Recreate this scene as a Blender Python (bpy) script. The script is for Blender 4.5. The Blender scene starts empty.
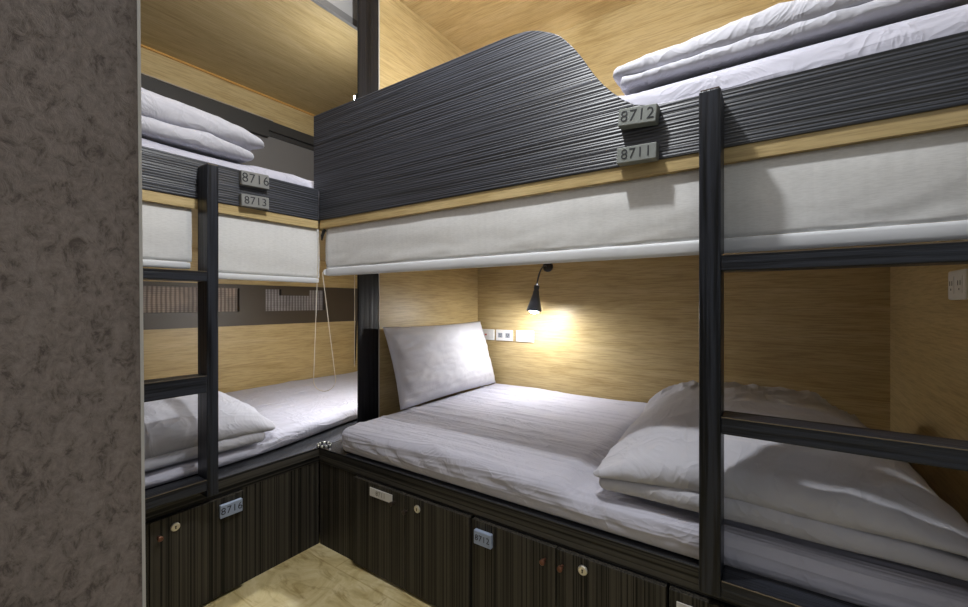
import bpy, bmesh, math, random
from mathutils import Vector, Matrix, noise
random.seed(7)
S = bpy.context.scene
COL = S.collection
PI = math.pi
W, L = 1.2105, 2.034          # bunk width and length (metres)

# ------------------------------------------------------------------ helpers
WL = {}
def tag(o, label=None, cat=None, group=None, kind=None):
    if label: o['label'] = label
    if cat: o['category'] = cat
    if group: o['group'] = group
    if kind: o['kind'] = kind
    return o
def thing(name, loc, label, cat, group=None):
    o = bpy.data.objects.new(name, None)
    o.empty_display_size = 0.05
    COL.objects.link(o); o.location = loc; WL[o] = Vector(loc)
    return tag(o, label, cat, group)
def obj(name, bm, mats, parent=None, smooth=False, bevel=0.0):
    """link a bmesh whose vertices are in world space; origin = centre of its base"""
    if not isinstance(mats, (list, tuple)): mats = [mats]
    bmesh.ops.recalc_face_normals(bm, faces=bm.faces)
    lo = Vector([min(v.co[i] for v in bm.verts) for i in range(3)])
    hi = Vector([max(v.co[i] for v in bm.verts) for i in range(3)])
    org = Vector(((lo.x+hi.x)/2, (lo.y+hi.y)/2, lo.z))
    for v in bm.verts: v.co -= org
    me = bpy.data.meshes.new(name)
    bm.to_mesh(me); bm.free()
    for m in mats: me.materials.append(m)
    if smooth:
        for p in me.polygons: p.use_smooth = True
    o = bpy.data.objects.new(name, me); COL.objects.link(o)
    WL[o] = org
    if parent is not None:
        o.parent = parent; o.location = org - WL[parent]
    else:
        o.location = org
    if bevel:
        b = o.modifiers.new('bevel', 'BEVEL'); b.width = bevel; b.segments = 2; b.limit_method = 'ANGLE'
    return o
def struct(name, bm, mats, parent=None, bevel=0.0):
    o = obj(name, bm, mats, parent, bevel=bevel); o['kind'] = 'structure'; return o
def box(bm, x0, x1, y0, y1, z0, z1, mi=0):
    vs = [bm.verts.new((x, y, z)) for z in (z0, z1) for y in (y0, y1) for x in (x0, x1)]
    for f in ((0,2,3,1),(4,5,7,6),(0,1,5,4),(1,3,7,5),(3,2,6,7),(2,0,4,6)):
        bm.faces.new([vs[i] for i in f]).material_index = mi
    return bm
def B(*a): return box(bmesh.new(), *a)
def tube(bm, pts, r, n=10, mi=0, cap=True):
    """tube through pts; r number or list"""
    pts = [Vector(p) for p in pts]
    if not isinstance(r, (list, tuple)): r = [r]*len(pts)
    rings = []
    ref = Vector((0.31, 0.17, 0.93))
    for i, p in enumerate(pts):
        t = (pts[min(i+1, len(pts)-1)] - pts[max(i-1, 0)]).normalized()
        a = t.cross(ref)
        if a.length < 1e-3: a = t.cross(Vector((1, 0, 0)))
        a.normalize(); b = t.cross(a)
        rings.append([bm.verts.new(p + r[i]*(math.cos(2*PI*k/n)*a + math.sin(2*PI*k/n)*b)) for k in range(n)])
    for A, C in zip(rings, rings[1:]):
        for k in range(n):
            bm.faces.new((A[k], A[(k+1) % n], C[(k+1) % n], C[k])).material_index = mi
    if cap:
        bm.faces.new(rings[0]).material_index = mi; bm.faces.new(rings[-1]).material_index = mi
    return bm
def prism(bm, pts, ax, a0, a1, mi=0):
    """polygon pts in the two other axes, extruded along axis ax"""
    def mk(p, a):
        if ax == 0: return (a, p[0], p[1])
        if ax == 1: return (p[0], a, p[1])
        return (p[0], p[1], a)
    A = [bm.verts.new(mk(p, a0)) for p in pts]; C = [bm.verts.new(mk(p, a1)) for p in pts]
    n = len(pts)
    bm.faces.new(A).material_index = mi; bm.faces.new(C[::-1]).material_index = mi
    for i in range(n):
        bm.faces.new((A[i], C[i], C[(i+1) % n], A[(i+1) % n])).material_index = mi
    return bm
def lattice(x0, x1, y0, y1, z0, z1, step, r, fn=None):
    """closed rounded box on a fine lattice, each vertex passed through fn"""
    dims = (x1-x0, y1-y0, z1-z0); o = (x0, y0, z0)
    n = [max(4, int(math.ceil(d/step))) for d in dims]
    rr = [min(r, d*0.499) for d in dims]
    bm = bmesh.new(); V = {}
    def vert(i, j, k):
        key = (i, j, k)
        if key in V: return V[key]
        p = []
        for a, idx in enumerate(key):
            t = idx/n[a]
            p.append(o[a]+dims[a]*t)
        c = Vector([min(max(p[a], o[a]+rr[a]), o[a]+dims[a]-rr[a]) for a in range(3)])
        d = Vector(p)-c
        e = Vector([d[a]/rr[a] for a in range(3)])
        if e.length > 1e-9:
            e.normalize(); d = Vector([e[a]*rr[a] for a in range(3)])
        q = c+d
        if fn: q = fn(q)
        V[key] = bm.verts.new(q); return V[key]
    for (a, b, c) in ((0,1,2),(1,2,0),(2,0,1)):
        for side in (0, n[c]):
            for i in range(n[a]):
                for j in range(n[b]):
                    q = []
                    for (u, v) in ((i,j),(i+1,j),(i+1,j+1),(i,j+1)):
                        k = [0,0,0]; k[a]=u; k[b]=v; k[c]=side; q.append(vert(*k))
                    bm.faces.new(q)
    return bm
def N(x, y, z=0.0): return noise.noise(Vector((x, y, z)))
def ridge(x, y, z=0.0): return 1.0-min(1.0, abs(N(x, y, z))*2.6)
def smooth01(t):
    t = min(1, max(0, t)); return t*t*(3-2*t)

# ------------------------------------------------------------------ materials
def newmat(name):
    m = bpy.data.materials.new(name); m.use_nodes = True
    nt = m.node_tree; b = nt.nodes['Principled BSDF']
    return m, nt, b
def plain(name, col, rough=0.5, metal=0.0, spec=0.5, emit=None, es=0.0):
    m, nt, b = newmat(name)
    b.inputs['Base Color'].default_value = (*col, 1); b.inputs['Roughness'].default_value = rough
    b.inputs['Metallic'].default_value = metal; b.inputs['Specular IOR Level'].default_value = spec
    if emit:
        b.inputs['Emission Color'].default_value = (*emit, 1); b.inputs['Emission Strength'].default_value = es
    return m
def coord(nt, scale, rot=(0,0,0), kind='Object'):
    tc = nt.nodes.new('ShaderNodeTexCoord'); mp = nt.nodes.new('ShaderNodeMapping')
    mp.inputs['Scale'].default_value = scale; mp.inputs['Rotation'].default_value = rot
    nt.links.new(tc.outputs[kind], mp.inputs['Vector']); return mp.outputs['Vector']
def noise_tex(nt, vec, scale=1.0, detail=4.0, rough=0.55, dist=0.0):
    n = nt.nodes.new('ShaderNodeTexNoise')
    n.inputs['Scale'].default_value = scale; n.inputs['Detail'].default_value = detail
    n.inputs['Roughness'].default_value = rough; n.inputs['Distortion'].default_value = dist
    nt.links.new(vec, n.inputs['Vector']); return n.outputs['Fac']
def ramp(nt, fac, stops):
    r = nt.nodes.new('ShaderNodeValToRGB'); e = r.color_ramp.elements
    while len(e) < len(stops): e.new(0.5)
    for k, (p, c) in enumerate(stops):
        e[k].position = p; e[k].color = (*c, 1)
    nt.links.new(fac, r.inputs['Fac']); return r.outputs['Color']
def mix(nt, a, b, fac, mode='MIX'):
    m = nt.nodes.new('ShaderNodeMix'); m.data_type = 'RGBA'; m.blend_type = mode
    for s, v in ((6, a), (7, b)):
        if isinstance(v, tuple): m.inputs[s].default_value = (*v, 1)
        else: nt.links.new(v, m.inputs[s])
    if isinstance(fac, float): m.inputs[0].default_value = fac
    else: nt.links.new(fac, m.inputs[0])
    return m.outputs[2]
def bump(nt, b, h, strength=0.3, dist=0.01):
    n = nt.nodes.new('ShaderNodeBump'); n.inputs['Strength'].default_value = strength
    n.inputs['Distance'].default_value = dist
    nt.links.new(h, n.inputs['Height']); nt.links.new(n.outputs['Normal'], b.inputs['Normal'])
def stretch(ax, along, across):
    s = [across]*3; s[ax] = along; return tuple(s)

def oak(name, ax, tint=1.0):
    m, nt, b = newmat(name)
    big = noise_tex(nt, coord(nt, stretch(ax, 1.1, 11.0)), 1.0, 6, 0.62, 1.6)
    fine = noise_tex(nt, coord(nt, stretch(ax, 9.0, 190.0)), 1.0, 3, 0.65)
    tint_n = noise_tex(nt, coord(nt, stretch(ax, 0.35, 2.6)), 1.0, 2, 0.5)
    c1 = ramp(nt, big, [(0.28, (0.440, 0.320, 0.140)), (0.46, (0.550, 0.420, 0.205)), (0.54, (0.575, 0.445, 0.225)), (0.74, (0.635, 0.507, 0.280))])
    c2 = ramp(nt, fine, [(0.36, (0.76, 0.73, 0.68)), (0.56, (1, 1, 1))])
    c3 = ramp(nt, tint_n, [(0.35, (0.92, 0.90, 0.86)), (0.65, (1.0, 1.0, 1.0))])
    nt.links.new(mix(nt, mix(nt, c1, c2, 1.0, 'MULTIPLY'), c3, 1.0, 'MULTIPLY'), b.inputs['Base Color'])
    b.inputs['Roughness'].default_value = 0.40; b.inputs['Specular IOR Level'].default_value = 0.45
    bump(nt, b, fine, 0.12, 0.002)
    return m
def laminate(name, ax, lo=(0.006,0.006,0.0065), hi=(0.075,0.074,0.078), freq=105.0, along=0.35, rough=0.36, bs=0.5, spec=0.5):
    """dark ribbed laminate: fine streaks along one axis"""
    m, nt, b = newmat(name)
    a = noise_tex(nt, coord(nt, stretch(ax, along, freq)), 1.0, 1, 0.5)
    c = noise_tex(nt, coord(nt, stretch(ax, along*2.0, freq*0.28)), 1.0, 2, 0.6)
    mid = tuple((l*0.6+h*0.4) for l, h in zip(lo, hi))
    c1 = ramp(nt, a, [(0.36, lo), (0.43, mid), (0.56, hi)])
    c2 = ramp(nt, c, [(0.34, (0.72, 0.72, 0.72)), (0.60, (1, 1, 1))])
    nt.links.new(mix(nt, c1, c2, 1.0, 'MULTIPLY'), b.inputs['Base Color'])
    b.inputs['Roughness'].default_value = rough; b.inputs['Specular IOR Level'].default_value = spec
    bump(nt, b, a, bs, 0.004)
    return m
def crease(nt, n, k=5.0, pw=2.0):
    """sharp ridges where a noise crosses its middle value"""
    def mth(op, x, v=None, clamp=False):
        q = nt.nodes.new('ShaderNodeMath'); q.operation = op; q.use_clamp = clamp
        nt.links.new(x, q.inputs[0])
        if v is not None: q.inputs[1].default_value = v
        return q.outputs[0]
    d = mth('MULTIPLY', mth('ABSOLUTE', mth('SUBTRACT', n, 0.5)), -k)
    return mth('POWER', mth('ADD', d, 1.0, True), pw)
def fabric(name, col, ax=0, strength=0.25, fr=(2.0, 16.0), rough=0.92, dist=0.9):
    m, nt, b = newmat(name)
    n1 = noise_tex(nt, coord(nt, stretch(ax, *fr)), 1.0, 2, 0.5, dist)
    n2 = noise_tex(nt, coord(nt, (8, 8, 8), (0.4, 0.2, 0.5)), 1.0, 3, 0.55, 1.0)
    col2 = tuple(c*0.95 for c in col)
    nt.links.new(ramp(nt, n2, [(0.3, col2), (0.7, col)]), b.inputs['Base Color'])
    b.inputs['Roughness'].default_value = rough; b.inputs['Specular IOR Level'].default_value = 0.2
    b.inputs['Sheen Weight'].default_value = 0.10
    ad = nt.nodes.new('ShaderNodeMath'); ad.operation = 'MULTIPLY_ADD'; ad.inputs[1].default_value = 0.7
    nt.links.new(crease(nt, n2, 5.0, 2.0), ad.inputs[0]); nt.links.new(crease(nt, n1, 5.0, 2.0), ad.inputs[2])
    bump(nt, b, ad.outputs[0], strength, 0.012)
    return m

def ribbed_board(name, ax):
    """dark board with fine parallel ribs along one axis, irregularly spaced"""
    m, nt, b = newmat(name)
    w = nt.nodes.new('ShaderNodeTexWave'); w.bands_direction = 'Z'
    for k, val in (('Scale', 1.75), ('Distortion', 8.0), ('Detail', 3.0), ('Detail Scale', 1.6), ('Detail Roughness', 0.6)): w.inputs[k].default_value = val
    sc = [20.0]*3; sc[ax] = 0.22; sc[1-ax] = 1.0
    nt.links.new(coord(nt, tuple(sc)), w.inputs['Vector'])
    n = noise_tex(nt, coord(nt, stretch(ax, 3.0, 420.0)), 1.0, 2, 0.6)
    q = noise_tex(nt, coord(nt, stretch(ax, 0.30, 210.0)), 1.0, 1, 0.5)
    av = nt.nodes.new('ShaderNodeMix'); av.data_type = 'FLOAT'; av.inputs[0].default_value = 0.62
    nt.links.new(w.outputs['Fac'], av.inputs[2]); nt.links.new(q, av.inputs[3]); h = av.outputs[0]
    c1 = ramp(nt, h, [(0.30, (0.002, 0.002, 0.0025)), (0.42, (0.024, 0.026, 0.033)), (0.72, (0.056, 0.062, 0.082))])
    c2 = ramp(nt, n, [(0.36, (0.62, 0.62, 0.62)), (0.58, (1, 1, 1))])
    nt.links.new(mix(nt, c1, c2, 1.0, 'MULTIPLY'), b.inputs['Base Color'])
    b.inputs['Roughness'].default_value = 0.45; b.inputs['Specular IOR Level'].default_value = 0.70
    bump(nt, b, h, 0.6, 0.005)
    return m

M = {}
M['oak_x'] = oak('light_oak_x', 0); M['oak_y'] = oak('light_oak_y', 1)
M['board_x'] = ribbed_board('dark_ribbed_board_x', 0)
M['board_y'] = ribbed_board('dark_ribbed_board_y', 1)
M['lacquer'] = plain('black_lacquered_ledge', (0.03, 0.031, 0.034), 0.16, spec=1.0)
M['rail_x'] = laminate('dark_rail_x', 0, lo=(0.004,0.004,0.004), hi=(0.062,0.057,0.048), freq=160, spec=0.3)
M['rail_y'] = laminate('dark_rail_y', 1, lo=(0.004,0.004,0.004), hi=(0.062,0.057,0.048), freq=160, spec=0.3)
M['door'] = laminate('dark_ribbed_door', 2, lo=(0.004,0.004,0.0035), hi=(0.060,0.053,0.041), freq=210, along=0.4, rough=0.5, bs=0.35, spec=0.25)
M['post'] = laminate('dark_post', 2, lo=(0.008,0.008,0.009), hi=(0.016,0.016,0.019), freq=70, along=0.8, rough=0.4, spec=0.25)
def paint_wood(name, ax):
    m, nt, b = newmat(name)
    a = noise_tex(nt, coord(nt, stretch(ax, 2.5, 90.0)), 1.0, 4, 0.6)
    w = noise_tex(nt, coord(nt, stretch(ax, 4.0, 30.0)), 1.0, 5, 0.7)
    c1 = ramp(nt, a, [(0.40, (0.002, 0.0022, 0.0028)), (0.58, (0.024, 0.027, 0.036))])
    fac = ramp(nt, w, [(0.66, (0, 0, 0)), (0.78, (1, 1, 1))])
    nt.links.new(mix(nt, c1, (0.06, 0.045, 0.03), fac), b.inputs['Base Color'])
    b.inputs['Roughness'].default_value = 0.34; b.inputs['Specular IOR Level'].default_value = 0.35
    bump(nt, b, a, 0.6, 0.004)
    return m
M['ladder_z'] = paint_wood('black_painted_wood_z', 2)
M['ladder_x'] = paint_wood('black_painted_wood_x', 0)
M['ladder_y'] = paint_wood('black_painted_wood_y', 1)
M['worn'] = plain('worn_bare_edge', (0.15, 0.115, 0.075), 0.6)
M['worn_top'] = plain('worn_brown_top', (0.10, 0.055, 0.03), 0.6)
M['sheet_x'] = fabric('grey_lilac_sheet_x', (0.53, 0.525, 0.605), 0, 0.30, fr=(1.0, 17.0))
M['sheet_y'] = fabric('grey_lilac_sheet_y', (0.53, 0.525, 0.605), 1, 0.30, fr=(1.0, 17.0))
M['duvet'] = fabric('pale_grey_duvet', (0.53, 0.528, 0.580), 1, 0.28, fr=(3.0, 8.0))
M['pillow'] = fabric('pale_grey_pillowcase', (0.60, 0.598, 0.645), 1, 0.10, fr=(1.5, 7.0))
M['trimline'] = plain('pale_edge_strip', (0.55, 0.53, 0.48), 0.5)
M['plaster'] = plain('grey_plaster', (0.42, 0.41, 0.40), 0.8)
M['lip'] = plain('grey_lip', (0.20, 0.195, 0.19), 0.6)
M['bead'] = plain('corner_bead', (0.60, 0.58, 0.55), 0.6)
M['white_plastic'] = plain('white_plastic', (0.80, 0.79, 0.76), 0.35)
M['grey_plastic'] = plain('grey_plastic', (0.30, 0.32, 0.34), 0.4)
M['dark'] = plain('black_plastic', (0.010, 0.010, 0.011), 0.35)
M['red'] = plain('red_mark', (0.55, 0.06, 0.05), 0.4)
M['cord'] = plain('cream_cord', (0.66, 0.60, 0.50), 0.6)
M['chrome'] = plain('steel', (0.72, 0.70, 0.64), 0.30, metal=0.9)
M['bronze'] = plain('bronze_knob', (0.17, 0.075, 0.045), 0.35, metal=0.6)
M['brownknob'] = plain('dark_knob', (0.06, 0.045, 0.035), 0.35, metal=0.5)
M['lampgrey'] = plain('lamp_grey', (0.11, 0.115, 0.13), 0.38, metal=0.4)
M['bulb'] = plain('lit_bulb', (1, 1, 1), 0.5, emit=(0.97, 0.98, 1.0), es=520.0)
M['bulb_up'] = plain('lit_bulb_upper', (1, 1, 1), 0.5, emit=(0.97, 0.98, 1.0), es=650.0)
M['bulb_added_back'] = plain('added_bulb_upper_back', (1, 1, 1), 0.5, emit=(0.97, 0.98, 1.0), es=1300.0)
M['bulb_added_low'] = plain('added_bulb_window_side', (1, 1, 1), 0.5, emit=(0.97, 0.98, 1.0), es=1700.0)
M['plate'] = plain('grey_green_plate', (0.20, 0.215, 0.20), 0.55)
M['plate_dull'] = plain('grey_plate', (0.22, 0.22, 0.21), 0.6)
M['plate_blue'] = plain('blue_grey_plate', (0.30, 0.36, 0.48), 0.45)
M['plate_white'] = plain('white_label', (0.62, 0.61, 0.58), 0.5)
M['ink'] = plain('black_ink', (0.012, 0.014, 0.018), 0.5)
M['ink_grey'] = plain('grey_ink', (0.24, 0.22, 0.18), 0.6)
M['brownframe'] = plain('brown_window_frame', (0.060, 0.046, 0.032), 0.45)
M['darkframe'] = plain('dark_grey_window_frame', (0.045, 0.043, 0.040), 0.45)
M['orange'] = plain('orange_edge_bead', (0.62, 0.34, 0.09), 0.4)
M['lightline'] = plain('pale_gasket', (0.42, 0.36, 0.28), 0.5)
# blind cloth: fine woven grid
m, nt, b = newmat('woven_blind_cloth')
wv = noise_tex(nt, coord(nt, (60, 60, 420)), 1.0, 2, 0.6)
nz = noise_tex(nt, coord(nt, (70, 70, 3)), 1.0, 3, 0.6)
nb = noise_tex(nt, coord(nt, (2.5, 2.5, 2.5)), 1.0, 3, 0.5)
c1 = ramp(nt, wv, [(0.35, (0.66, 0.658, 0.648)), (0.60, (0.73, 0.728, 0.720))])
c2 = ramp(nt, nz, [(0.35, (0.965, 0.965, 0.965)), (0.6, (1, 1, 1))])
c3 = ramp(nt, nb, [(0.35, (0.96, 0.957, 0.95)), (0.65, (1, 1, 1))])
nt.links.new(mix(nt, mix(nt, c1, c2, 1.0, 'MULTIPLY'), c3, 1.0, 'MULTIPLY'), b.inputs['Base Color'])
b.inputs['Roughness'].default_value = 0.7; b.inputs['Specular IOR Level'].default_value = 0.3
bump(nt, b, wv, 0.06, 0.002)
M['blind'] = m
M['hem'] = plain('white_blind_hem', (0.66, 0.67, 0.69), 0.55)
# flecked wallpaper
m, nt, b = newmat('flecked_wallpaper')
v = coord(nt, (85, 85, 60), (0.5, 0, 0))
n1 = noise_tex(nt, v, 1.0, 6, 0.75, 0.5)
n2 = noise_tex(nt, coord(nt, (3.0, 3.0, 2.4)), 1.0, 3, 0.5)
n3 = noise_tex(nt, coord(nt, (160, 160, 160)), 1.0, 3, 0.7)
c1 = ramp(nt, n1, [(0.36, (0.125, 0.100, 0.088)), (0.47, (0.245, 0.203, 0.183)), (0.60, (0.295, 0.250, 0.228))])
c2 = ramp(nt, n2, [(0.35, (0.78, 0.78, 0.78)), (0.62, (1, 1, 1))])
c3 = ramp(nt, n3, [(0.35, (0.82, 0.82, 0.82)), (0.62, (1, 1, 1))])
nt.links.new(mix(nt, mix(nt, c1, c2, 1.0, 'MULTIPLY'), c3, 1.0, 'MULTIPLY'), b.inputs['Base Color'])
b.inputs['Roughness'].default_value = 0.85
bump(nt, b, n1, 0.25, 0.004)
M['wallpaper'] = m
# floor: yellowish stone-look tiles
m, nt, b = newmat('tan_stone_floor')
v = coord(nt, (1, 1, 1))
n1 = noise_tex(nt, coord(nt, (5, 5, 5), (0, 0, 0.7)), 1.0, 7, 0.65, 1.5)
n2 = noise_tex(nt, coord(nt, (5, 16, 5), (0, 0, 0.75)), 1.0, 6, 0.65, 1.2)
c1 = ramp(nt, n1, [(0.28, (0.44, 0.33, 0.14)), (0.46, (0.64, 0.53, 0.27)), (0.62, (0.76, 0.66, 0.40))])
c2 = ramp(nt, n2, [(0.34, (0.62, 0.55, 0.42)), (0.47, (0.95, 0.94, 0.92)), (0.55, (1, 1, 1))])
br = nt.nodes.new('ShaderNodeTexBrick'); br.offset = 0.5
for k, val in (('Scale', 1.0), ('Mortar Size', 0.003), ('Brick Width', 0.60), ('Row Height', 0.30)): br.inputs[k].default_value = val
br.inputs['Color1'].default_value = (1, 1, 1, 1); br.inputs['Color2'].default_value = (0.97, 0.965, 0.95, 1); br.inputs['Mortar'].default_value = (0.80, 0.75, 0.65, 1)
nt.links.new(coord(nt, (1, 1, 1), (0, 0, 0.0)), br.inputs['Vector'])
nt.links.new(mix(nt, mix(nt, c1, c2, 1.0, 'MULTIPLY'), br.outputs['Color'], 1.0, 'MULTIPLY'), b.inputs['Base Color'])
b.inputs['Roughness'].default_value = 0.45
bump(nt, b, n1, 0.1, 0.003)
M['floor'] = m
# wired window glass
def wired(name, ca, cb):
    m, nt, b = newmat(name)
    w1 = nt.nodes.new('ShaderNodeTexWave'); w1.bands_direction = 'Y'; w1.inputs['Scale'].default_value = 14; w1.inputs['Distortion'].default_value = 1.2; w1.inputs['Detail Scale'].default_value = 0.6
    w2 = nt.nodes.new('ShaderNodeTexWave'); w2.bands_direction = 'Z'; w2.inputs['Scale'].default_value = 26
    for w in (w1, w2): nt.links.new(coord(nt, (1, 1, 1)), w.inputs['Vector'])
    n = noise_tex(nt, coord(nt, (3, 7, 9)), 1.0, 4, 0.6, 0.5)
    base = ramp(nt, n, [(0.35, ca), (0.62, cb)])
    g1 = ramp(nt, w1.outputs['Fac'], [(0.2, (0.45, 0.43, 0.40)), (0.7, (1, 1, 1))])
    g2 = ramp(nt, w2.outputs['Fac'], [(0.15, (0.7, 0.7, 0.7)), (0.5, (1, 1, 1))])
    nt.links.new(mix(nt, mix(nt, base, g1, 1.0, 'MULTIPLY'), g2, 1.0, 'MULTIPLY'), b.inputs['Base Color'])
    b.inputs['Roughness'].default_value = 0.55
    return m
M['wired_warm'] = wired('wired_glass_warm', (0.24, 0.20, 0.18), (0.42, 0.33, 0.27))
M['wired_grey'] = wired('wired_glass_grey', (0.24, 0.22, 0.23), (0.38, 0.36, 0.37))
M['frost'] = plain('grey_frosted_glass', (0.185, 0.175, 0.165), 0.35)

# ------------------------------------------------------------------ setting
struct('floor', B(-1.3, 2.9, -3.2, W+0.06, -0.05, 0.0), M['floor'])
struct('wall_back', B(-1.27, 2.09, W, W+0.06, 0.0, 2.72), M['oak_x'])
struct('wall_right', B(L, L+0.055, 0.0, W, 0.0, 2.72), M['oak_y'])
bm = bmesh.new()
for z0, z1 in ((0.0, 0.908), (1.175, 1.50), (2.305, 2.72)): box(bm, -1.27, -1.21, -0.95, W, z0, z1)
struct('wall_window', bm, M['oak_y'])
bm = bmesh.new()   # the papered partition beside the doorway, turning back to close the left bunk's end
prism(bm, [(-3.2, 0), (-0.9458, 0), (-0.9662, 2.72), (-3.2, 2.72)], 0, 1.01, 1.07)
box(bm, -1.27, 1.005, -1.02, -0.965, 0, 2.72)
struct('wall_front', bm, M['wallpaper'])
bm = bmesh.new()
prism(bm, [(-0.9478, 0), (-0.9448, 0), (-0.9652, 2.70), (-0.9682, 2.70)], 0, 1.009, 1.0708)
struct('trim_1', bm, M['bead'])
ceil = struct('ceiling', B(-1.27, 2.9, -3.2, W+0.06, 2.72, 2.78), M['plaster'])
struct('panel', B(0.001, L, 0.0, W-0.001, 2.668, 2.719), M['oak_x'], ceil)
low = struct('soffit', B(-1.209, -0.135, -0.96, W-0.001, 2.465, 2.49), M['oak_y'], ceil)
bm = bmesh.new()
box(bm, -0.134, -0.12, -0.96, W-0.001, 2.50, 2.719, 0); box(bm, -0.134, -0.115, -0.96, W-0.001, 2.465, 2.50, 1)
struct('fascia', bm, [M['plaster'], M['lip']], ceil)

# windows in the window wall
w2 = struct('window_1', B(-1.245, -1.20, -0.95, W-0.002, 0.908, 1.0), M['brownframe'])
bm = bmesh.new()
box(bm, -1.245, -1.20, -0.95, W-0.002, 1.150, 1.175)
for y0, y1 in ((0.244, 0.414), (0.876, W-0.002), (-0.95, -0.90)): box(bm, -1.245, -1.202, y0, y1, 1.0, 1.150)
box(bm, -1.22, -1.195, 0.52, 0.736, 1.108, 1.151)
struct('window_frame', bm, M['brownframe'], w2)
struct('pane', B(-1.24, -1.228, -0.90, 0.244, 1.0, 1.15), M['wired_warm'], w2)
struct('pane', B(-1.24, -1.228, 0.414, 0.876, 1.0, 1.15), M['wired_grey'], w2)
w1 = struct('window_2', B(-1.245, -1.195, -0.95, W-0.002, 2.235, 2.30), M['darkframe'])
bm = bmesh.new(); box(bm, -1.245, -1.20, -0.95, W-0.002, 1.50, 1.56)
struct('window_frame', bm, M['darkframe'], w1)
struct('window_frame', B(-1.22, -1.19, -0.95, 0.43, 2.185, 2.234), M['darkframe'], w1)
struct('window_frame', B(-1.24, -1.215, 0.43, W-0.002, 2.205, 2.234), M['darkframe'], w1)
struct('trim_3', B(-1.209, -1.196, -0.95, W-0.003, 2.456, 2.4648), M['orange'])
struct('trim_2', B(-1.2095, -1.187, -0.95, 0.46, 2.301, 2.307), M['lightline'])
struct('pane', B(-1.24, -1.228, -0.95, W-0.002, 1.56, 2.205), M['frost'], w1)

# ------------------------------------------------------------------ main bunk (along the back wall)
mb = thing('bunk_bed', (1.0, 0.6, 0.0), 'black bunk bed along the back wall with a tall wave-shaped guard board', 'bunk bed', 'built-in bunk beds')
bm = B(0.001, L-0.001, 0.0, W-0.002, 0.36, 0.423); bm.faces.ensure_lookup_table(); bm.faces[1].material_index = 1
obj('bed_base', bm, [M['rail_x'], M['lacquer']], mb, bevel=0.003)
obj('kick_panel', B(0.002, 0.246, 0.004, 0.02, 0.0, 0.36), M['door'], mb)
obj('deck', B(0.001, L-0.001, 0.004, W-0.002, 1.382, 1.4165), M['oak_x'], mb)
top = [(0.0, 1.417), (1.2, 1.4165), (L-0.002, 1.4165), (L-0.002, 1.549), (1.55, 1.551), (1.40, 1.556)]
ctrl = [(1.347, 1.571), (1.318, 1.592), (1.292, 1.617), (1.266, 1.646), (1.243, 1.677), (1.222, 1.711), (1.203, 1.743), (1.183, 1.772), (1.162, 1.798), (1.140, 1.822),
        (1.118, 1.838), (1.096, 1.850), (1.072, 1.862), (1.050, 1.870), (1.026, 1.876), (0.99, 1.880), (0.948, 1.882)]
top += ctrl + [(0.80, 1.882), (0.4, 1.882), (-0.04, 1.885), (-0.04, 1.553), (0.0, 1.553)]
gb = obj('guard_board', prism(bmesh.new(), top, 1, 0.0, 0.02), M['board_x'], mb, bevel=0.0015)
obj('post', B(-0.008, 0.0, 0.2125, 0.340, 0.4235, 2.70), M['post'], mb, bevel=0.003)
obj('side_panel', B(-0.018, 0.0, 0.345, W-0.002, 0.4235, 2.70), M['oak_y'], mb)
obj('edge_strip', B(-0.016, 0.002, 0.3405, 0.3445, 0.4235, 2.70), M['trimline'], mb)

# ------------------------------------------------------------------ left bunk (along the window wall)
lb = thing('bunk_bed', (-0.6, 0.2, 0.0), 'black bunk bed along the window wall with a low straight guard board', 'bunk bed', 'built-in bunk beds')
bm = B(-1.205, 0.0, -0.94, W-0.002, 0.36, 0.423); bm.faces.ensure_lookup_table(); bm.faces[1].material_index = 1
obj('bed_base', bm, [M['rail_y'], M['lacquer']], lb, bevel=0.003)
obj('kick_panel', B(-0.02, -0.004, -0.326, 0.002, 0.0, 0.36), M['door'], lb)
bm = bmesh.new(); box(bm, -1.205, -0.004, -0.94, -0.002, 1.382, 1.4165)
obj('deck', bm, M['oak_y'], lb)
obj('deck', B(-1.205, -0.055, -0.001, W-0.002, 1.382, 1.4165), M['oak_y'], lb)
obj('guard_board', B(-0.02, 0.0, -0.94, -0.001, 1.417, 1.5525), M['board_y'], lb, bevel=0.0015)

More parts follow.
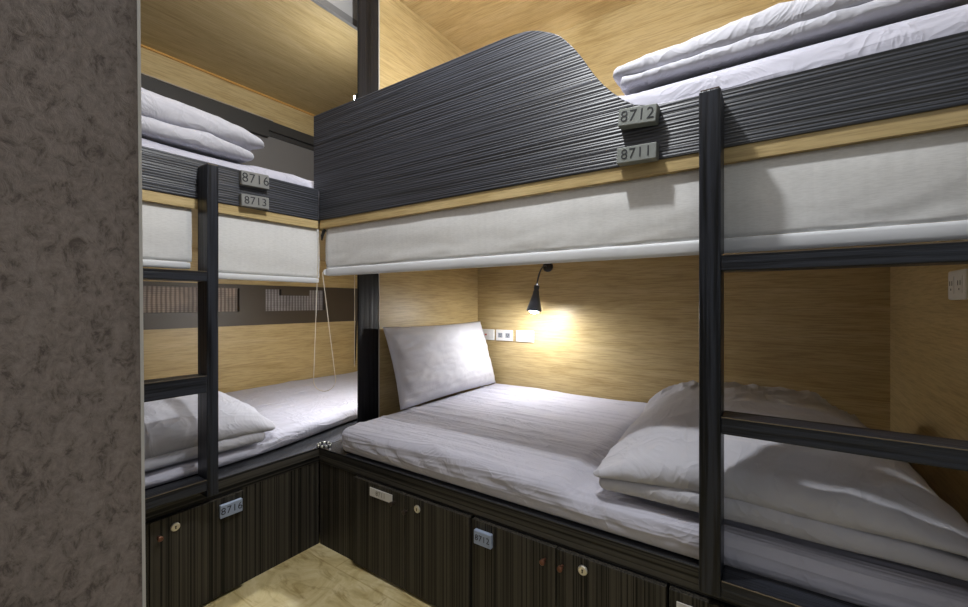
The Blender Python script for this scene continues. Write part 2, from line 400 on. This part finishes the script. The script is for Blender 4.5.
# ------------------------------------------------------------------ ladders
def ladder_main():
    t = thing('ladder', (1.78, -0.0375, 0.36), 'black wooden bunk ladder in the right foreground, fixed to the wave-topped bunk', 'ladder', 'black bunk ladders')
    for x0, x1 in ((1.508, 1.5515), (1.972, 2.0155)):
        r = obj('rail', B(x0, x1, -0.076, -0.001, 0.412, 1.5275), M['ladder_z'], t, bevel=0.004)
        obj('worn_end', B(x0+0.003, x1-0.003, -0.074, -0.003, 1.5276, 1.5293), M['worn_top'], r)
    for zt, zb in ((1.161, 1.126), (0.808, 0.771), (0.452, 0.415)):
        r = obj('rung', B(1.5517, 1.9718, -0.075, -0.003, zb, zt), M['ladder_x'], t, bevel=0.002)
        obj('worn_edge', B(1.5525, 1.971, -0.0762, -0.0745, zt-0.0014, zt+0.0005), M['worn'], r)
def ladder_left():
    t = thing('ladder', (0.0375, -0.65, 0.36), 'black wooden bunk ladder by the grey wall, fixed to the left bunk', 'ladder', 'black bunk ladders')
    for y0, y1 in ((-0.476, -0.4395), (-0.915, -0.8785)):
        r = obj('rail', B(0.001, 0.076, y0, y1, 0.40, 1.525), M['ladder_z'], t, bevel=0.004)
        obj('worn_end', B(0.003, 0.074, y0+0.003, y1-0.003, 1.5252, 1.527), M['worn'], r)
    for zt, zb in ((1.162, 1.129), (0.812, 0.755), (0.462, 0.425)):
        r = obj('rung', B(0.003, 0.0745, -0.8783, -0.4762, zb, zt), M['ladder_y'], t, bevel=0.002)
        obj('worn_edge', B(0.0738, 0.0757, -0.878, -0.477, zt-0.0014, zt+0.0005), M['worn'], r)
ladder_main(); ladder_left()

# ------------------------------------------------------------------ lockers under the beds
def knob(door, p, ax, mat):
    bm = bmesh.new(); d = Vector((0, -1, 0)) if ax == 1 else Vector((1, 0, 0))
    p = Vector(p)
    tube(bm, [p+d*0.0002, p+d*0.012, p+d*0.013, p+d*0.022, p+d*0.024], [0.004, 0.004, 0.0075, 0.0082, 0.006], 14, 0)
    return obj('knob', bm, mat, door, smooth=False)
def lock(door, p, ax):
    bm = bmesh.new(); d = Vector((0, -1, 0)) if ax == 1 else Vector((1, 0, 0)); s = Vector((1, 0, 0)) if ax == 1 else Vector((0, 1, 0))
    p = Vector(p)
    tube(bm, [p+d*0.0002, p+d*0.004, p+d*0.006], [0.0135, 0.0135, 0.0115], 20, 0)
    q = p+d*0.0062
    a = [q+s*0.0028*math.cos(k*PI/5)+Vector((0, 0, 0.0028*math.sin(k*PI/5)+0.002)) for k in range(10)]
    bm.faces.new([bm.verts.new(v) for v in a]).material_index = 1
    bm.faces.new([bm.verts.new(q+s*x+Vector((0, 0, z))) for x, z in ((-0.0016, 0.0), (0.0016, 0.0), (0.002, -0.006), (-0.002, -0.006))]).material_index = 1
    o = obj('lock', bm, [M['chrome'], M['dark']], door); o['label'] = 'round steel cam lock'; return o
def locker(label, a0, a1, mid, ax, knobs, locks, gap=0.003):
    """a two-door locker: a0..a1 along the bunk, ax=1 faces -y (main bunk), ax=0 faces +x (left bunk)"""
    def bb(u0, u1, d0, d1, z0, z1):
        return B(u0, u1, -d1, -d0, z0, z1) if ax == 1 else B(d0, d1, u0, u1, z0, z1)
    t = thing('locker', ((a0+a1)/2, 0.25, 0) if ax == 1 else (-0.25, (a0+a1)/2, 0), label, 'locker', 'lockers under the beds')
    obj('body', bb(a0, a1, -0.45, 0.0, 0.004, 0.3585), M['dark'], t)
    for (u0, u1), ks, ls in zip(((a0+0.001, mid-gap/2), (mid+gap/2, a1-0.001)), knobs, locks):
        d = obj('door', bb(u0, u1, 0.0005, 0.0155, 0.012, 0.357), M['door'], t, bevel=0.001)
        for (u, z, m) in ks: knob(d, (u, -0.0155, z) if ax == 1 else (0.0155, u, z), ax, M[m])
        for (u, z) in ls: lock(d, (u, -0.0155, z) if ax == 1 else (0.0155, u, z), ax)
locker('dark ribbed two-door locker nearest the corner under the wave-topped bunk', 0.248, 0.827, 0.536, 1,
       [[(0.487, 0.318, 'brownknob')], [(0.552, 0.305, 'brownknob')]], [[], [(0.601, 0.324)]])
locker('dark ribbed two-door locker with two bronze knobs beside a blue number plate', 0.839, 1.428, 1.135, 1,
       [[(1.101, 0.316, 'bronze')], [(1.155, 0.316, 'bronze')]], [[], [(1.215, 0.325)]])
locker('dark ribbed locker at the foot of the right foreground ladder', 1.434, 2.026, 1.73, 1, [[], []], [[], []])
locker('dark ribbed locker under the window-side bunk, below the left ladder', -0.93, -0.328, -0.617, 0,
       [[], [(-0.594, 0.305, 'bronze')]], [[], [(-0.547, 0.318)]])

# ------------------------------------------------------------------ number plates
def number_plate(txt, c, w, h, t, ax, mat, ink, label, roll=0.0, size=None, group='number plates'):
    """c = centre of the back face"""
    cu = bpy.data.curves.new('digits', 'FONT'); cu.body = txt; cu.align_x = 'CENTER'; cu.align_y = 'CENTER'
    cu.size = size or h*0.92; cu.extrude = 0.0004; cu.resolution_u = 3; cu.offset = -0.0003; cu.space_character = 1.06
    to = bpy.data.objects.new('digits', cu); COL.objects.link(to)
    dg = bpy.context.evaluated_depsgraph_get()
    me = bpy.data.meshes.new_from_object(to.evaluated_get(dg))
    bpy.data.objects.remove(to); bpy.data.curves.remove(cu)
    bm = bmesh.new()
    box(bm, -w/2, w/2, -t, 0, -h/2, h/2, 0)
    bmesh.ops.bevel(bm, geom=list(bm.edges), offset=min(0.0018, t*0.3), segments=1, affect='EDGES')
    for f in bm.faces: f.material_index = 0
    V = [bm.verts.new((v.co.x, -t-0.0006-v.co.z, v.co.y)) for v in me.vertices]
    for p in me.polygons:
        try: bm.faces.new([V[i] for i in p.vertices]).material_index = 1
        except ValueError: pass
    bpy.data.meshes.remove(me)
    R = Matrix.Rotation(roll, 4, 'Y')
    if ax == 0: R = Matrix.Rotation(PI/2, 4, 'Z') @ R
    bmesh.ops.transform(bm, matrix=Matrix.Translation(c) @ R, verts=bm.verts)
    o = obj('number_plate', bm, [mat, ink])
    return tag(o, label, 'number plate', group)
number_plate('8712', (1.3625, -0.0005, 1.5285), 0.094, 0.044, 0.030, 1, M['plate'], M['ink'], 'grey block plate reading 8712 on the wave-topped guard board', roll=0.09)
number_plate('8711', (1.3600, -0.0005, 1.4335), 0.098, 0.040, 0.030, 1, M['plate'], M['ink'], 'grey block plate reading 8711 at the bottom of the guard board', roll=0.03)
number_plate('8716', (0.0005, -0.2865, 1.5235), 0.104, 0.054, 0.022, 0, M['plate_dull'], M['ink'], 'grey plate reading 8716 on the left bunk board, upper of two', roll=-0.04)
number_plate('8713', (0.0005, -0.2865, 1.4405), 0.104, 0.045, 0.022, 0, M['plate_dull'], M['ink'], 'grey plate reading 8713 on the left bunk board, lower of two', roll=-0.04)
number_plate('8711', (0.4130, -0.0160, 0.3255), 0.124, 0.033, 0.003, 1, M['plate_white'], M['ink_grey'], 'flat white number label on the locker door nearest the corner', size=0.026)
number_plate('8712', (0.8890, -0.0160, 0.3120), 0.066, 0.044, 0.014, 1, M['plate_blue'], M['ink'], 'blue-grey number plate on the locker door under the wave-topped bunk', size=0.027)
number_plate('8716', (0.0160, -0.3760, 0.3130), 0.076, 0.046, 0.014, 0, M['plate_blue'], M['ink'], 'blue-grey plate reading 8716 on the locker under the window-side bunk', size=0.036)
number_plate('8711', (1.4870, -0.0160, 0.3200), 0.070, 0.030, 0.003, 1, M['plate_white'], M['ink_grey'], 'white label on the locker door at the foot of the right ladder', size=0.022)

# ------------------------------------------------------------------ mattresses in fitted sheets
def mattress(label, x0, x1, y0, y1, z0, z1, mat, fn, r=0.045, step=0.02):
    o = obj('mattress', lattice(x0, x1, y0, y1, z0, z1, step, r, fn), mat, smooth=True)
    return tag(o, label, 'mattress', 'mattresses in grey fitted sheets')
def sheet_fn(z0, z1, along, amp=0.006, extra=None):
    def f(p):
        s = smooth01((p.z-z0)/(z1-z0))
        u, v = (p.x, p.y) if along == 0 else (p.y, p.x)
        w = ridge(u*1.1+v*0.5, v*12.0, 3.1)**5*amp + N(u*2.2, v*2.2, 9.0)*amp*0.7
        p.z += s*w
        if s > 0.02: p.z += 0
        k = ridge(p.x*7+p.z*14, p.y*7+p.z*10, p.z*5)**2*0.009 + N(p.x*22, p.y*22, p.z*22)*0.003 - 0.005
        side = 1-abs(2*s-1)
        p.x += k*side; p.y += k*side*0.8
        if extra: p = extra(p, s)
        return p
    return f
def main_extra(p, s):
    # rounded, slightly sagging left front corner
    d = max(0.0, 1-math.hypot(p.x-0.128, p.y)/0.20)
    p.z -= s*0.003*d*d
    p.z -= s*0.022*smooth01((p.x-1.10)/0.09)*smooth01((1.06-p.y)/0.1)      # pressed down under the duvet
    return p
mattress('lower mattress of the wave-topped bunk, under the pillow and reading lamp', 0.128, 2.02, 0.005, 1.195, 0.4245, 0.535, M['sheet_x'],
         sheet_fn(0.4245, 0.535, 0, 0.007, main_extra), r=0.036, step=0.0105)
def left_extra(p, s):
    t = smooth01((p.y+0.25)/0.7)
    k = max(0.0, (p.x+1.15)/1.06)
    p.x -= 0.105*t*k
    p.x -= 0.012*smooth01((p.y+0.5)/0.5)*k
    p.x = min(p.x, -0.03 if p.y < 0.2 else -0.06)
    p.z -= s*0.022*smooth01((-0.16-p.y)/0.06)
    return p
mattress('lower mattress of the window-side bunk, below the roller blinds', -1.19, -0.078, -0.92, 1.195, 0.4245, 0.500, M['sheet_y'],
         sheet_fn(0.4245, 0.500, 1, 0.007, left_extra), r=0.045, step=0.02)
mattress('upper mattress of the wave-topped bunk, showing above the guard board', 0.025, 2.02, 0.026, 1.19, 1.418, 1.645, M['sheet_x'],
         sheet_fn(1.418, 1.645, 0, 0.010, lambda p, s: Vector((p.x, p.y, p.z-s*0.012*smooth01((p.x-1.25)/0.08)))), r=0.06, step=0.022)
mattress('upper mattress of the window-side bunk, showing above its low board', -1.18, -0.052, -0.92, 1.19, 1.418, 1.612, M['sheet_y'],
         sheet_fn(1.418, 1.612, 1, 0.009, lambda p, s: Vector((p.x, p.y, p.z-s*0.010*smooth01((-0.22-p.y)/0.08)))), r=0.06, step=0.022)

# ------------------------------------------------------------------ folded duvets: each a stack of folded layers
def layer(Lu, Lv, T, dome, seed, ear=0.03, squeeze=0.75, pu=4, pv=4, skew=0.0, step=0.014, amp=0.010, thin=0.8, sag=0.0, back=0.0):
    """a puffy folded layer in local u (along the front), v (depth), z; returns bmesh"""
    def f(p):
        u, v, s = 2*p.x/Lu-1, 2*p.y/Lv-1, p.z/T
        vv = max(-1, min(1, v+skew*(1-v*v)))
        D = max(0, (1-abs(u)**pu))*max(0, (1-abs(vv)**pv))
        e = (abs(u)**5)*(abs(v)**5)
        E = 1-thin*abs(u)**5-0.5*thin*max(0, v)**5
        x, y, z = p.x, p.y, p.z
        x += math.copysign(ear*e, u); y += math.copysign(ear*e*0.6, v)
        x += 0.010*N(y*5, z*8, seed)*abs(u)**3; y += 0.010*N(x*5, z*8, seed+4)*abs(v)**3
        z = z*E*(1-squeeze*e)
        w = ridge(x*2.4+0.6*y, y*6.0-1.5*x, seed)**3*amp + N(x*4, y*4, seed)*amp*0.8 + N(x*11, y*9, seed+2)*amp*0.35
        w += back*smooth01(v*1.3+0.35)*(ridge(x*11-5*y, y*5+4*x, seed+6)**3*0.019 + N(x*12, y*8, seed+8)*0.012-0.010)
        edge = max(abs(u)**6, abs(v)**6)
        w += edge*ridge(x*13, y*13, seed+1)**2*amp*0.6
        z += smooth01(s)*(dome*D + w)
        z -= sag*max(0, -v)**4*(0.3+0.7*max(0, -u)**3)
        return Vector((x, y, z))
    return lattice(0, Lu, 0, Lv, 0, T, step, T*0.49, f)
def place(bm, fn):
    for v in bm.verts: v.co = Vector(fn(v.co.copy()))
    return bm
def duvet(label, loc): return thing('folded_duvet', loc, label, 'duvet', 'folded pale grey duvets')

d = duvet('pale duvet folded in two thick layers on the lower bed behind the right ladder', (1.6, 0.45, 0.525))
def mp(z0, x0=1.245, lean=-0.07):
    return lambda p: (x0+p.x+lean*p.y, p.y+0.016, z0+p.z)
obj('lower_fold', place(layer(0.73, 0.93, 0.050, 0.010, 1.0, ear=0.008, squeeze=0.3, thin=0.25, amp=0.009), mp(0.539, 1.250)), M['duvet'], d, smooth=True)
obj('upper_fold', place(layer(0.74, 0.95, 0.060, 0.110, 5.0, ear=0.022, squeeze=0.6, pu=2.6, pv=3.0, skew=-0.08, thin=0.85, amp=0.011, sag=0.022, back=1.0, step=0.010), mp(0.590, 1.243)), M['duvet'], d, smooth=True)

d = duvet('pale duvet folded on the upper bed above the wave-topped guard board', (1.6, 0.45, 1.635))
def mu(z0, x0=1.27, lean=-0.05, y0=0.045):
    return lambda p: (x0+p.x+lean*p.y, p.y+y0, z0+p.z)
obj('lower_fold', place(layer(0.70, 0.80, 0.030, 0.004, 11.0, ear=0.006, squeeze=0.3, thin=0.3, amp=0.010), mu(1.650, 1.300)), M['duvet'], d, smooth=True)
obj('upper_fold', place(layer(0.73, 0.80, 0.046, 0.085, 15.0, ear=0.012, squeeze=0.4, pu=2.0, pv=2.4, thin=0.6, amp=0.010), mu(1.679, 1.285)), M['duvet'], d, smooth=True)

d = duvet('pale duvet with a pointed corner folded on the lower bed behind the left ladder', (-0.5, -0.5, 0.525))
def ml(z0, x0=-0.075, y0=-0.135):      # u runs back from the bunk's inner end (-y), v runs into the bed (-x)
    return lambda p: (x0-p.y, y0-p.x, z0+p.z)
obj('lower_fold', place(layer(0.74, 0.82, 0.050, 0.008, 21.0, ear=0.006, squeeze=0.3, thin=0.3, amp=0.018, sag=0.006, back=0.0), ml(0.492, -0.068, -0.20)), M['duvet'], d, smooth=True)
obj('upper_fold', place(layer(0.78, 0.84, 0.070, 0.098, 25.0, ear=0.0, squeeze=0.4, pu=3.6, pv=3.4, thin=0.55, amp=0.011, sag=0.02), ml(0.538, -0.060, -0.150)), M['duvet'], d, smooth=True)

d = duvet('pale duvet folded on the upper bed of the window-side bunk', (-0.45, -0.5, 1.62))
obj('lower_fold', place(layer(0.66, 0.72, 0.055, 0.008, 31.0, ear=0.006, squeeze=0.3, thin=0.4, amp=0.008), ml(1.620, -0.055, -0.25)), M['duvet'], d, smooth=True)
obj('upper_fold', place(layer(0.68, 0.72, 0.075, 0.060, 35.0, ear=0.020, squeeze=0.5, pu=2.0, pv=2.6, thin=0.6, amp=0.010), ml(1.680, -0.060, -0.22)), M['duvet'], d, smooth=True)

# ------------------------------------------------------------------ pillow leaning on the side panel
def pillow():
    bm = bmesh.new(); n, mm = 64, 44; T = 0.088
    lo, hi = Vector((0.176, 0, 0.541)), Vector((0.052, 0, 0.938))
    ez = (hi-lo); h = ez.length; ez.normalize(); ex = Vector((ez.z, 0, -ez.x)).normalized()   # ex: towards the bed
    g = {}
    for side in (1, -1):
        for i in range(n+1):
            for j in range(mm+1):
                u, v = 2*i/n-1, 2*j/mm-1
                if side == -1 and (i in (0, n) or j in (0, mm)): g[(side, i, j)] = g[(1, i, j)]; continue
                pin = 1-0.055*(1-u*u)*abs(v)**3
                pinu = 1-0.035*(1-v*v)*abs(u)**3
                t = T*((1-abs(u)**2.6)**0.62)*((1-abs(v)**2.6)**0.62)
                y = 0.740+0.422*u*pinu
                w = h/2*(1+v*pin)
                k = 0.008*N(u*3, v*3, 2.0)+0.005*ridge(u*5+v*1.5, v*6, 7.0)**2+0.010*max(0, -u-0.55)*N(v*9, u*4, 1.0)*2
                t2 = t*(1.0 if side == 1 else 0.5)+k*min(1, t/0.02)*side
                q = lo+ez*w+ex*(t2*side)
                q.y = y
                q.x = max(q.x, 0.004)
                if q.z < 0.545: q.z = 0.545-(0.545-q.z)*0.15
                g[(side, i, j)] = bm.verts.new(q)
        for i in range(n):
            for j in range(mm):
                bm.faces.new((g[(side, i, j)], g[(side, i+1, j)], g[(side, i+1, j+1)], g[(side, i, j+1)]))
    o = obj('pillow', bm, M['pillow'], smooth=True)
    tag(o, 'pale grey pillow propped upright against the wood panel beside the post', 'pillow')
pillow()

# ------------------------------------------------------------------ roller blinds
def blind(label, ax, a0, a1, depth, z0, zs, z1, seed, notch=None):
    """cloth from z1 down to the seam zs, hem bar from zs to z0; along a0..a1"""
    def P(a, d, z): return (a, depth+d, z) if ax == 1 else (-(depth+d), a, z)
    t = thing('roller_blind', P((a0+a1)/2, 0, z0), label, 'blind', 'half-lowered roller blinds')
    bm = bmesh.new(); n = max(10, int((a1-a0)/0.02)); mz = 16
    F, K = [], []
    for i in range(n+1):
        a = a0+(a1-a0)*i/n; fr, kr = [], []
        for j in range(mz+1):
            s = j/mz; z = z1+(zs-z1)*s
            d = -0.004*math.sin(PI*s) + 0.0035*N(a*4, s*2.5, seed) + 0.004*s*s*ridge(a*9+s*2.5, s*3, seed)**2 - 0.003*s
            fr.append(bm.verts.new(P(a, d, z))); kr.append(bm.verts.new(P(a, d+0.0015, z)))
        F.append(fr); K.append(kr)
    for i in range(n):
        for j in range(mz):
            bm.faces.new((F[i][j], F[i+1][j], F[i+1][j+1], F[i][j+1])); bm.faces.new((K[i][j], K[i][j+1], K[i+1][j+1], K[i+1][j]))
    for i in (0, n):
        for j in range(mz): bm.faces.new((F[i][j], F[i][j+1], K[i][j+1], K[i][j]))
    for j in (0, mz):
        for i in range(n): bm.faces.new((F[i][j], K[i][j], K[i+1][j], F[i+1][j]))
    obj('cloth', bm, M['blind'], t, smooth=True)
    lo, hi = P(a0+0.004, -0.009, z0), P(a1-0.004, 0.006, zs)
    def hf(p):
        a = p.x if ax == 1 else p.y
        k = 0.002*N(a*7, p.z*10, seed+3)
        if ax == 1: p.y += k
        else: p.x += k
        return p
    bm = lattice(min(lo[0], hi[0]), max(lo[0], hi[0]), min(lo[1], hi[1]), max(lo[1], hi[1]), z0, zs-0.0005, 0.02, 0.0065, hf)
    obj('hem_bar', bm, M['hem'], t, smooth=True)
    return t
bl = blind('long off-white roller blind half lowered across the wave-topped bunk', 1, 0.028, 2.02, 0.018, 1.1725, 1.209, 1.381, 1.0)
br_ = bmesh.new()
tube(br_, [(0.030, 0.008, 1.374), (0.020, 0.008, 1.368), (0.012, 0.008, 1.352), (0.009, 0.008, 1.330)], [0.006, 0.008, 0.007, 0.003], 10)
obj('bracket', br_, M['dark'], bl)
pts = []
A, Bq = Vector((-0.008, 0.004, 1.345)), Vector((0.030, -0.004, 1.19))
PL, PR = Vector((0.002, -0.020, 0.715)), Vector((0.066, 0.074, 0.722))
PR = Vector((0.075, 0.030, 0.722)); PL = Vector((-0.022, -0.012, 0.715))
for k in range(13): pts.append(A.lerp(PL, k/12))
for k in range(1, 12):
    a = PI*k/12; c = PL.lerp(PR, (1-math.cos(a))/2); c.z -= 0.048*math.sin(a); pts.append(c)
for k in range(13): pts.append(PR.lerp(Bq, k/12))
bm = tube(bmesh.new(), pts, 0.0016, 6); o = obj('pull_cord', bm, M['cord'], bl); o['label'] = 'thin cream pull cord hanging in a loop'
bm = tube(bmesh.new(), [(0.024, 0.018, 1.19), (0.0275, 0.018, 1.19)], 0.014, 12); obj('end_cap', bm, M['hem'], bl)
blind('off-white roller blind of the window-side bunk, right of the left ladder', 0, -0.452, 0.012, 0.018, 1.143, 1.166, 1.381, 4.0)
blind('off-white roller blind of the window-side bunk, between the grey wall and left ladder', 0, -0.93, -0.487, 0.018, 1.172, 1.197, 1.381, 8.0)

# ------------------------------------------------------------------ reading lamps
def reading_lamp(label, mount, nd, top, tip, rr, bulb_mat, sc=1.0):
    """mount: point on the wall, nd: wall normal, cone axis from top to tip"""
    mount, nd, top, tip = Vector(mount), Vector(nd), Vector(top), Vector(tip)
    t = thing('reading_lamp', tuple(mount), label, 'lamp', 'bedside reading lamps')
    bm = tube(bmesh.new(), [mount+nd*0.0005, mount+nd*0.012, mount+nd*0.022, mount+nd*0.026], [0.032*sc, 0.032*sc, 0.024*sc, 0.008*sc], 20)
    obj('wall_base', bm, M['dark'], t, smooth=False)
    p0 = mount+nd*0.024; p3 = top; p1 = mount+nd*0.075+Vector((0, 0, 0.015)); p2 = top+(top-tip).normalized()*0.07
    pts = [((1-s)**3)*p0+3*s*(1-s)**2*p1+3*s*s*(1-s)*p2+s**3*p3 for s in [k/16 for k in range(17)]]
    obj('gooseneck', tube(bmesh.new(), pts, 0.0045*sc, 8), M['lampgrey'], t, smooth=True)
    ax = (tip-top); Lc = ax.length; ax.normalize()
    prof = [(0.0, 0.010), (0.01, 0.015), (0.14, 0.0155), (0.16, 0.013), (0.20, 0.0135), (0.24, 0.0165), (0.36, 0.019), (1.0, rr)]
    outer = [top+ax*(Lc*a) for a, _ in prof]
    bm = tube(bmesh.new(), outer, [r for _, r in prof], 28, cap=False)
    inn = [(1.0, rr-0.0005), (0.97, rr-0.004), (0.40, 0.016)]
    tube(bm, [top+ax*(Lc*a) for a, _ in inn], [r for _, r in inn], 28, cap=False)
    bmesh.ops.remove_doubles(bm, verts=bm.verts, dist=0.0008)
    obj('shade', bm, M['lampgrey'], t, smooth=True)
    c = tip-ax*0.016; rb = rr*0.62
    pr = [(0.0, rb*0.9), (0.010, rb), (0.020, rb*0.9), (0.027, rb*0.6), (0.030, rb*0.12)]
    bm = tube(bmesh.new(), [c+ax*a for a, _ in pr], [r for _, r in pr], 24)
    o = obj('bulb', bm, bulb_mat, t, smooth=True); o['label'] = 'glowing white bulb'
reading_lamp('small dark cone reading lamp lit on the back wall over the lower bed', (0.520, W, 1.275), (0, -1, 0), (0.546, 1.010, 1.156), (0.532, 1.004, 1.010), 0.045, M['bulb'])
reading_lamp('lit reading lamp behind the post, above the left end of the wave-topped board', (-0.0185, 0.400, 2.22), (-1, 0, 0), (-0.098, 0.352, 2.110), (-0.148, 0.322, 2.122), 0.026, M['bulb_up'], 0.7)
reading_lamp('added, unseen reading lamp on the back wall of the upper bed, behind the tall wave-shaped board', (0.520, W, 2.26), (0, -1, 0), (0.530, 1.04, 2.19), (0.500, 1.00, 2.06), 0.040, M['bulb_added_back'])  # unseen lamp, added to brighten the upper bunk and its ceiling
reading_lamp('added, unseen reading lamp behind the dark post in the window-side lower bunk', (-0.0185, 0.470, 1.20), (-1, 0, 0), (-0.105, 0.400, 1.12), (-0.125, 0.392, 1.03), 0.028, M['bulb_added_low'], 0.7)  # out of sight, added as a source for this bunk's light

# ------------------------------------------------------------------ wall plates
def back_plate(label, x0, x1, z0, z1, kind):
    t = thing('wall_plate', ((x0+x1)/2, W, z0), label, 'wall plate' if kind != 'switch' else 'light switch', 'wall plates under the reading lamp')
    obj('cover', B(x0, x1, W-0.010, W-0.0005, z0, z1), M['white_plastic'], t, bevel=0.002)
    zm = (z0+z1)/2; y1 = W-0.0102
    if kind == 'switch':
        obj('rocker', B(x0+0.014, x1-0.014, y1-0.005, y1, z0+0.014, z1-0.010), M['white_plastic'], t, bevel=0.0015)
    elif kind == 'socket':
        for c in (x0+0.034, x1-0.034):
            bm = bmesh.new(); box(bm, c-0.016, c+0.016, y1-0.002, y1, zm-0.015, zm+0.015, 0)
            for dx in (-0.006, 0.006): box(bm, c+dx-0.0015, c+dx+0.0015, y1-0.0025, y1-0.002, zm-0.002, zm+0.010, 1)
            box(bm, c-0.003, c+0.003, y1-0.0025, y1-0.002, zm-0.011, zm-0.006, 1)
            obj('outlet', bm, [M['grey_plastic'], M['dark']], t)
    else:
        bm = bmesh.new(); box(bm, x0+0.030, x1-0.030, y1-0.002, y1, zm-0.014, zm+0.014, 0)
        obj('outlet', bm, M['white_plastic'], t)
        obj('indicator', B((x0+x1)/2-0.007, (x0+x1)/2+0.007, y1-0.0030, y1-0.0021, zm-0.005, zm+0.005), M['red'], t)
back_plate('white light switch plate, rightmost of three under the lit reading lamp', 0.300, 0.424, 0.812, 0.882, 'switch')
back_plate('white socket plate with two grey outlets, middle of three by the pillow', 0.150, 0.274, 0.812, 0.882, 'socket')
back_plate('white plate with a red mark, half hidden behind the pillow', 0.010, 0.134, 0.812, 0.882, 'mark')
t = thing('wall_plate', (L, 0.446, 1.064), 'white power outlet plate on the right wall above the ladder rung', 'wall plate')
obj('cover', B(L-0.009, L-0.0005, 0.366, 0.486, 1.064, 1.139), M['white_plastic'], t, bevel=0.004)
for c in (0.455, 0.397):
    bm = bmesh.new(); box(bm, L-0.0105, L-0.0092, c-0.018, c+0.018, 1.080, 1.123, 0)
    for k in (-1, 1): box(bm, L-0.0112, L-0.0106, c+k*0.008-0.0012, c+k*0.008+0.0012, 1.100, 1.112, 1)
    box(bm, L-0.0112, L-0.0106, c-0.002, c+0.002, 1.088, 1.093, 1)
    obj('outlet', bm, [M['white_plastic'], M['dark']], t)

# ------------------------------------------------------------------ small things
bm = bmesh.new(); n = 18
for k in range(n):
    a = 2*PI*k/n; c = Vector((0.006+0.030*math.cos(a), 0.022+0.026*math.sin(a), 0.4295))
    tube(bm, [c+Vector((0, 0, z)) for z in (-0.006, -0.004, 0, 0.004, 0.006)], [0.001, 0.004, 0.0052, 0.004, 0.001], 8, k % 2)
o = obj('beaded_band', bm, [M['dark'], M['chrome']], smooth=True)
tag(o, 'small black and silver beaded band lying on the corner where the bed bases meet', 'band')
bm = bmesh.new()
prism(bm, [(1.150, 0.555), (1.158, 0.545), (1.166, 0.60), (1.176, 0.80), (1.182, 0.93), (1.170, 0.93), (1.158, 0.78)], 0, -1.2085, -1.2025)
o = obj('strap', bm, M['dark']); tag(o, 'dark strap hanging in the far corner of the window-side lower bed', 'strap')
bm = tube(bmesh.new(), [(-1.18, 1.135, 1.381), (-1.18, 1.136, 1.0), (-1.18, 1.134, 0.535)], 0.003, 6)
o = obj('cord', bm, M['cord']); tag(o, 'straight cream cord hanging in the far corner of the window-side bunk', 'cord')

# ------------------------------------------------------------------ light
ld = bpy.data.lights.new('aisle_ceiling_lamp', 'POINT'); ld.energy = 53; ld.shadow_soft_size = 0.035; ld.color = (0.96, 0.98, 1.0)
lo = bpy.data.objects.new('aisle_ceiling_lamp', ld); COL.objects.link(lo); lo.location = (1.12, -0.39, 2.40)
ld = bpy.data.lights.new('corridor_fill', 'AREA'); ld.energy = 5; ld.size = 0.5; ld.color = (1.0, 0.97, 0.93)  # added soft fill from behind the camera, no known lamp there
lo = bpy.data.objects.new('corridor_fill', ld); COL.objects.link(lo); lo.location = (2.3, -2.2, 2.6)
w = bpy.data.worlds.new('World'); S.world = w; w.use_nodes = True
w.node_tree.nodes['Background'].inputs['Color'].default_value = (0.9, 0.95, 1.0, 1)
w.node_tree.nodes['Background'].inputs['Strength'].default_value = 0.24

# ------------------------------------------------------------------ camera
cd = bpy.data.cameras.new('camera'); cam = bpy.data.objects.new('camera', cd); COL.objects.link(cam)
cd.sensor_width = 36.0; cd.lens = 36.0*424.2/968.0; cd.clip_start = 0.02; cd.shift_y = -(303.5-302.8)/968.0
cam.location = (1.6466, -1.1274, 1.0565)
cam.rotation_euler = (PI/2, 0, math.radians(34.35))
S.camera = cam
S.view_settings.view_transform = 'Standard'; S.view_settings.look = 'None'
S.view_settings.gamma = 1.0; S.view_settings.exposure = 0.18; S.view_settings.use_curve_mapping = False
